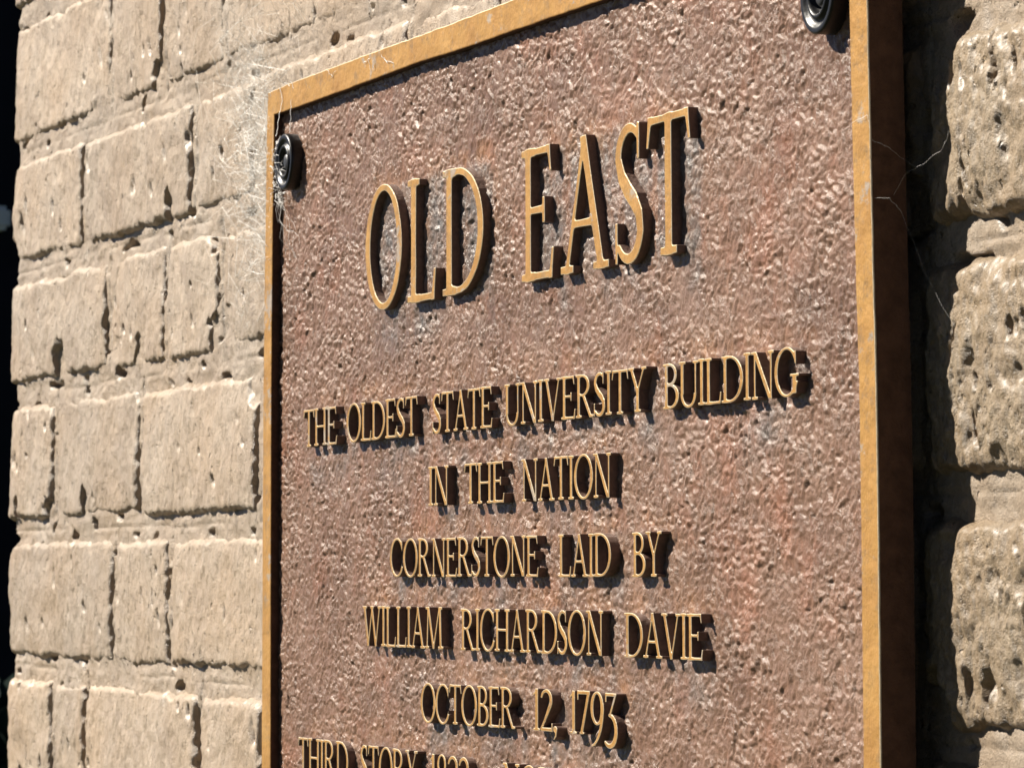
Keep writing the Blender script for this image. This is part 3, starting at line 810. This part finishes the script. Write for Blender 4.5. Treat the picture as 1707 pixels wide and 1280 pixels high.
def ink(ch, n=48):
    xs = np.arange(-0.12, 1.32, 1 / n); ys = np.arange(-0.3, 1.14, 1 / n)
    F, adv = GL[ch](np.meshgrid(xs, ys)); c = np.nonzero((F < 0).any(0))[0]
    return xs[c[0]], xs[c[-1]], adv
INK = {ch: ink(ch) for ch in GL}
for li, ln in enumerate(LINES):
    y = Y_PLATE - LH
    big = ln.get('big', False)
    for (wd, u0, u1) in ln['words']:
        vb = ln['base'][0][1]
        a = hit_y(u0, vb, y).x; b = hit_y(u1, vb, y).x
        xm = (a + b) / 2
        cap = interp(ln['t'], xm) - interp(ln['b'], xm)
        if not big: cap = round(cap, 4)
        tr = 0.035
        pos = []; cur = 0.0
        for i, ch in enumerate(wd):
            i0, i1, adv = INK[ch]
            pos.append(cur - i0); cur += (i1 - i0) + (tr if i < len(wd) - 1 else 0)
            if ch in 'LA' and i < len(wd) - 1 and wd[i + 1] in 'VTY': cur -= 0.05
        sx = round((b - a) / (cur * cap), 2); k = (b - a) / (cur * cap)
        for ch, p in zip(wd, pos):
            mm, x0_, x1_, adv = letter_mesh(ch, cap, sx, LH + 0.0004, 0.0 if big else 0.0)
            o = bpy.data.objects.new('letter', mm); C.objects.link(o)
            X0 = a + p * cap * k
            zb = interp(ln['b'], X0 + 0.3 * cap)
            sc = 1.0
            if ch in '93' and wd == '1793': sc = 1.25; zb -= 0.25 * cap
            if ch in '1793' and wd == '1793': zb += 0.0
            o.parent = plaque; o.matrix_parent_inverse = Matrix.Translation(-Vector(plaque.location))
            o.location = (X0, Y_PLATE, zb + random.uniform(-0.00012, 0.00012)); o.scale = (1, 1, sc)
            o.rotation_euler = (0, random.uniform(-0.006, 0.006), 0)

# ---- mounting rosettes
def lathe(prof, n=64, name='rosette'):
    """profile (r, depth toward the viewer), axis along -Y"""
    co = []; q = []
    for (r, d) in prof:
        for k in range(n):
            a = 2 * math.pi * k / n; co.append((r * math.cos(a), -d, r * math.sin(a)))
    for j in range(len(prof) - 1):
        for k in range(n):
            a, b = j * n + k, j * n + (k + 1) % n
            q.append([a, b, b + n, a + n])
    return mesh_np(name, co, q)
Rr = 0.0120
ros_prof = [(Rr * 1.0, -0.0006), (Rr * 1.0, 0.0035), (Rr * 1.0, 0.0050), (Rr * 0.985, 0.0056), (Rr * 0.95, 0.0059), (Rr * 0.86, 0.0059), (Rr * 0.82, 0.0057),
            (Rr * 0.78, 0.0052), (Rr * 0.70, 0.0046), (Rr * 0.64, 0.0046), (Rr * 0.61, 0.0056), (Rr * 0.56, 0.0060), (Rr * 0.50, 0.0058), (Rr * 0.46, 0.0048), (Rr * 0.42, 0.0026), (Rr * 0.0001, 0.0020)]
scr_prof = [(Rr * 0.30, 0.0018), (Rr * 0.30, 0.0040), (Rr * 0.25, 0.0047), (Rr * 0.15, 0.0051), (Rr * 0.0001, 0.0052)]
ros_me = lathe(ros_prof); ros_me.materials.append(M_BLACK)
scr_me = lathe(scr_prof, 32, 'screw'); scr_me.materials.append(M_SCREW)
yf = Y_PLATE - 0.0059
centres = [hit_y(471.5, 270, yf), hit_y(1360, -8, yf)]
zlow = pz0 + 0.03
centres += [Vector((centres[0].x, yf, zlow)), Vector((centres[1].x, yf, zlow))]
for i, c in enumerate(centres):
    r = bpy.data.objects.new('mounting_rosette', ros_me); C.objects.link(r)
    r.parent = plaque; r.matrix_parent_inverse = Matrix.Translation(-Vector(plaque.location)); r.location = (c.x, Y_PLATE, c.z)
    s = bpy.data.objects.new('screw', scr_me); C.objects.link(s); s.parent = r

# ------------------------------------------------------------------ cobwebs
def tubes(name, strands, mat_):
    co = []; q = []
    for pts, rad in strands:
        pts = np.asarray(pts); n = len(pts)
        tdir = np.gradient(pts, axis=0); tdir /= np.linalg.norm(tdir, axis=1)[:, None] + 1e-12
        up = np.array([0.3, 0.9, 0.2]); s = np.cross(tdir, up); s /= np.linalg.norm(s, axis=1)[:, None] + 1e-12
        t2 = np.cross(tdir, s); b0 = len(co)
        for k in range(3):
            a = 2 * math.pi * k / 3
            co.extend((pts + rad * (math.cos(a) * s + math.sin(a) * t2)).tolist())
        for k in range(3):
            for j in range(n - 1):
                a = b0 + k * n + j; b = b0 + ((k + 1) % 3) * n + j
                q.append([a, a + 1, b + 1, b])
    return mesh_np(name, co, q)
def wob(p, q, n, amp, seed):
    p, q = np.array(p), np.array(q); t = np.linspace(0, 1, n)[:, None]
    base = p + (q - p) * t
    ln_ = np.linalg.norm(q - p)
    off = np.stack([fbm(t[:, 0] * 4.5, t[:, 0] * 0 + s + 0.37, seed + s, 2) for s in range(3)], -1)
    return base + off * amp * ln_ * np.sin(np.pi * t) ** 0.5
def V3(v): return (v.x, v.y, v.z)
rw = np.random.default_rng(11)
st = []
# loose curled strands on the bricks left of the plaque's upper corner
for k in range(170):
    u = 452 - abs(rw.normal(0, 26)); v = rw.uniform(85, 560) if k % 4 == 0 else rw.uniform(90, 400)
    if u < 372: u = rw.uniform(395, 445)
    dep = rw.uniform(-0.011, 0.0)
    p = hit_y(u, v, dep)
    ang = rw.normal(math.pi / 2, 0.8); lm = rw.uniform(0.006, 0.034)
    q = Vector((p.x + lm * math.cos(ang) * 1.8, dep + rw.uniform(-0.004, 0.002), p.z + lm * math.sin(ang)))
    st.append((wob(V3(p), V3(q), 14, 0.6, int(rw.integers(1e6))), rw.uniform(0.00003, 0.000075)))
# strands bridging from brick to the rim edge
for k in range(90):
    v = rw.uniform(110, 450)
    a = hit_y(rw.uniform(400, 440), v + rw.normal(0, 15), rw.uniform(-0.006, 0.001)); b = hit_y(rw.uniform(443, 451), v + rw.normal(0, 15), Y_RIM - 0.0004)
    st.append((wob(V3(a), V3(b), 10, 0.25, int(rw.integers(1e6))), rw.uniform(0.00003, 0.00009)))
web = link('cobweb', tubes('cobweb', st, M_WEB), M_WEB)
tag(web, 'tangled pale cobweb between the bricks and the upper left corner of the plaque', 'cobweb')
# strands hanging over the rosette and along the rim's inner edge
st = []
def px_line(pts, y0, y1, rad, seed, amp=0.04):
    out = []
    for i, (u, v) in enumerate(pts):
        y = y0 + (y1 - y0) * i / max(1, len(pts) - 1); out.append(V3(hit_y(u, v, y)))
    P = np.array(out); s = np.linspace(0, len(P) - 1, 7 * len(P)); i = np.arange(len(P))
    Q = np.stack([np.interp(s, i, P[:, c]) for c in range(3)], -1)
    Q += 0.0004 * np.stack([perlin(s * 2.1, s * 0 + seed + c, seed + c) for c in range(3)], -1)
    return (Q, rad)
st.append(px_line([(467, 146), (471, 166), (466, 190), (463, 215), (460, 228)], Y_RIM - 0.0005, Y_RIM - 0.0005, 0.00017, 3))
st.append(px_line([(485, 167), (485, 182), (484, 205), (483, 222)], Y_RIM - 0.0005, Y_RIM - 0.002, 0.00014, 4))
for k in range(46):
    v = 225 + 115 * rw.random(); u = 458 + rw.random() * 12
    p = hit_y(u, v, Y_RIM + 0.002); q = hit_y(u + rw.normal(0, 7), v + rw.normal(6, 14), Y_RIM - rw.random() * 0.002)
    st.append((wob(V3(p), V3(q), 8, 0.25, int(rw.integers(1e6))), rw.uniform(0.00005, 0.00013)))
for k in range(10):
    p = hit_y(460 + rw.random() * 6, 320 + rw.random() * 20, Y_RIM); q = hit_y(468 + rw.random() * 32, 345 + rw.random() * 90, Y_PLATE - 0.0006)
    st.append((wob(V3(p), V3(q), 8, 0.12, int(rw.integers(1e6))), 0.00006))
for (u, v, du, dv_) in ((606, 105, 10, -7), (614, 100, 4, 18), (622, 100, 2, 18), (636, 92, 10, 14), (640, 98, 16, 8), (545, 118, 9, 10), (552, 130, 8, -12), (474, 138, 9, 6), (484, 136, 6, 12)):
    p = hit_y(u, v, Y_RIM - 0.0006); q = hit_y(u + du, v + dv_, Y_RIM - 0.0003)
    st.append((wob(V3(p), V3(q), 6, 0.1, int(rw.integers(1e6))), 0.00011))
w2 = empty('cobweb', V3(hit_y(460, 230, Y_RIM)))
tag(w2, 'white silk strands hanging over the gold rim around the upper left rosette', 'cobweb')
for sn in st[:2]: link('thread', tubes('thread', [sn], M_WEB), M_WEB, w2)
tg = link('tangle', tubes('tangle', st[2:], M_WEB), M_WEB, w2); tg['kind'] = 'stuff'
st = [px_line([(1420, 205), (1446, 192), (1450, 215)], Y_RIM - 0.0006, Y_RIM - 0.0006, 0.00005, 21),
      px_line([(1447, 330), (1482, 330), (1500, 350), (1520, 395), (1540, 450), (1590, 545)], Y_RIM, -0.001, 0.000025, 22),
      px_line([(1490, 325), (1510, 290), (1535, 275), (1570, 250), (1582, 220)], -0.010, -0.002, 0.00003, 23),
      px_line([(1450, 232), (1480, 245), (1500, 262), (1530, 280)], Y_RIM, -0.006, 0.00002, 24)]
w3 = empty('cobweb', V3(hit_y(1520, 330, -0.006)))
tag(w3, 'few thin web threads crossing the shadow from the plaque\'s right edge to brick', 'cobweb')
for sn in st: link('thread', tubes('thread', [sn], M_WEB), M_WEB, w3)

# ------------------------------------------------------------------ what shows past the wall's corner
c0 = hit_x(0, 640, -6.5)
bld = empty('shaded_building', (-7.5, 1.0, 0))
tag(bld, 'dark building far behind, out of focus past the left corner of the brick wall', 'building')
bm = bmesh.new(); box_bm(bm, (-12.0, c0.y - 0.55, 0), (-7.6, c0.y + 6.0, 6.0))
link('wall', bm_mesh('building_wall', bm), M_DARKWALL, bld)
s0 = hit_x(-30, 345, -7.55); s1 = hit_x(14, 386, -7.55)
bm = bmesh.new(); vs = box_bm(bm, (-7.598, s0.y, s1.z), (-7.50, s1.y - 0.005, s0.z))
bmesh.ops.bevel(bm, geom=bm.edges[:], offset=0.01, segments=2, affect='EDGES')
link('ledge', bm_mesh('ledge', bm), M_SILL, bld)
# a shrub at its foot
g0 = hit_x(2, 1230, -6.0)
sh = empty('shrub', (-6.0, g0.y, 0))
tag(sh, 'dark green evergreen shrub out of focus at the lower left behind the wall', 'shrub')
co = []; tr_ = []
rs = np.random.default_rng(5)
top = g0.z + 0.10
for k in range(2600):
    a = rs.uniform(0, 2 * math.pi); hgt = rs.uniform(0.08, 1) ; rad = 0.33 * (1 - 0.55 * hgt ** 2) * math.sqrt(rs.uniform(0.05, 1)) * (1 + 0.3 * math.sin(3 * a + 6 * hgt))
    c = np.array([-6.0 + rad * math.cos(a), g0.y + rad * math.sin(a), top * hgt])
    d = rs.normal(size=3); d /= np.linalg.norm(d); e = np.cross(d, rs.normal(size=3)); e /= np.linalg.norm(e)
    L_ = rs.uniform(0.02, 0.045); b0 = len(co)
    co += [tuple(c - d * L_), tuple(c + e * L_ * 0.4), tuple(c + d * L_), tuple(c - e * L_ * 0.4)]
    tr_.append([b0, b0 + 1, b0 + 2, b0 + 3])
o = link('foliage', mesh_np('foliage', co, tr_, False), M_LEAF, sh)
bm = bmesh.new()
for k in range(7):
    a = k * 0.9; p0 = Vector((-6.0, g0.y, 0)); p1 = Vector((-6.0 + 0.12 * math.cos(a), g0.y + 0.12 * math.sin(a), top * 0.85))
    r = bmesh.ops.create_cone(bm, segments=7, radius1=0.014, radius2=0.004, depth=(p1 - p0).length)
    q = (p1 - p0).to_track_quat('Z', 'Y').to_matrix().to_4x4(); q.translation = (p0 + p1) / 2
    bmesh.ops.transform(bm, matrix=q, verts=r['verts'])
link('stem', bm_mesh('stem', bm), M_STEM, sh)
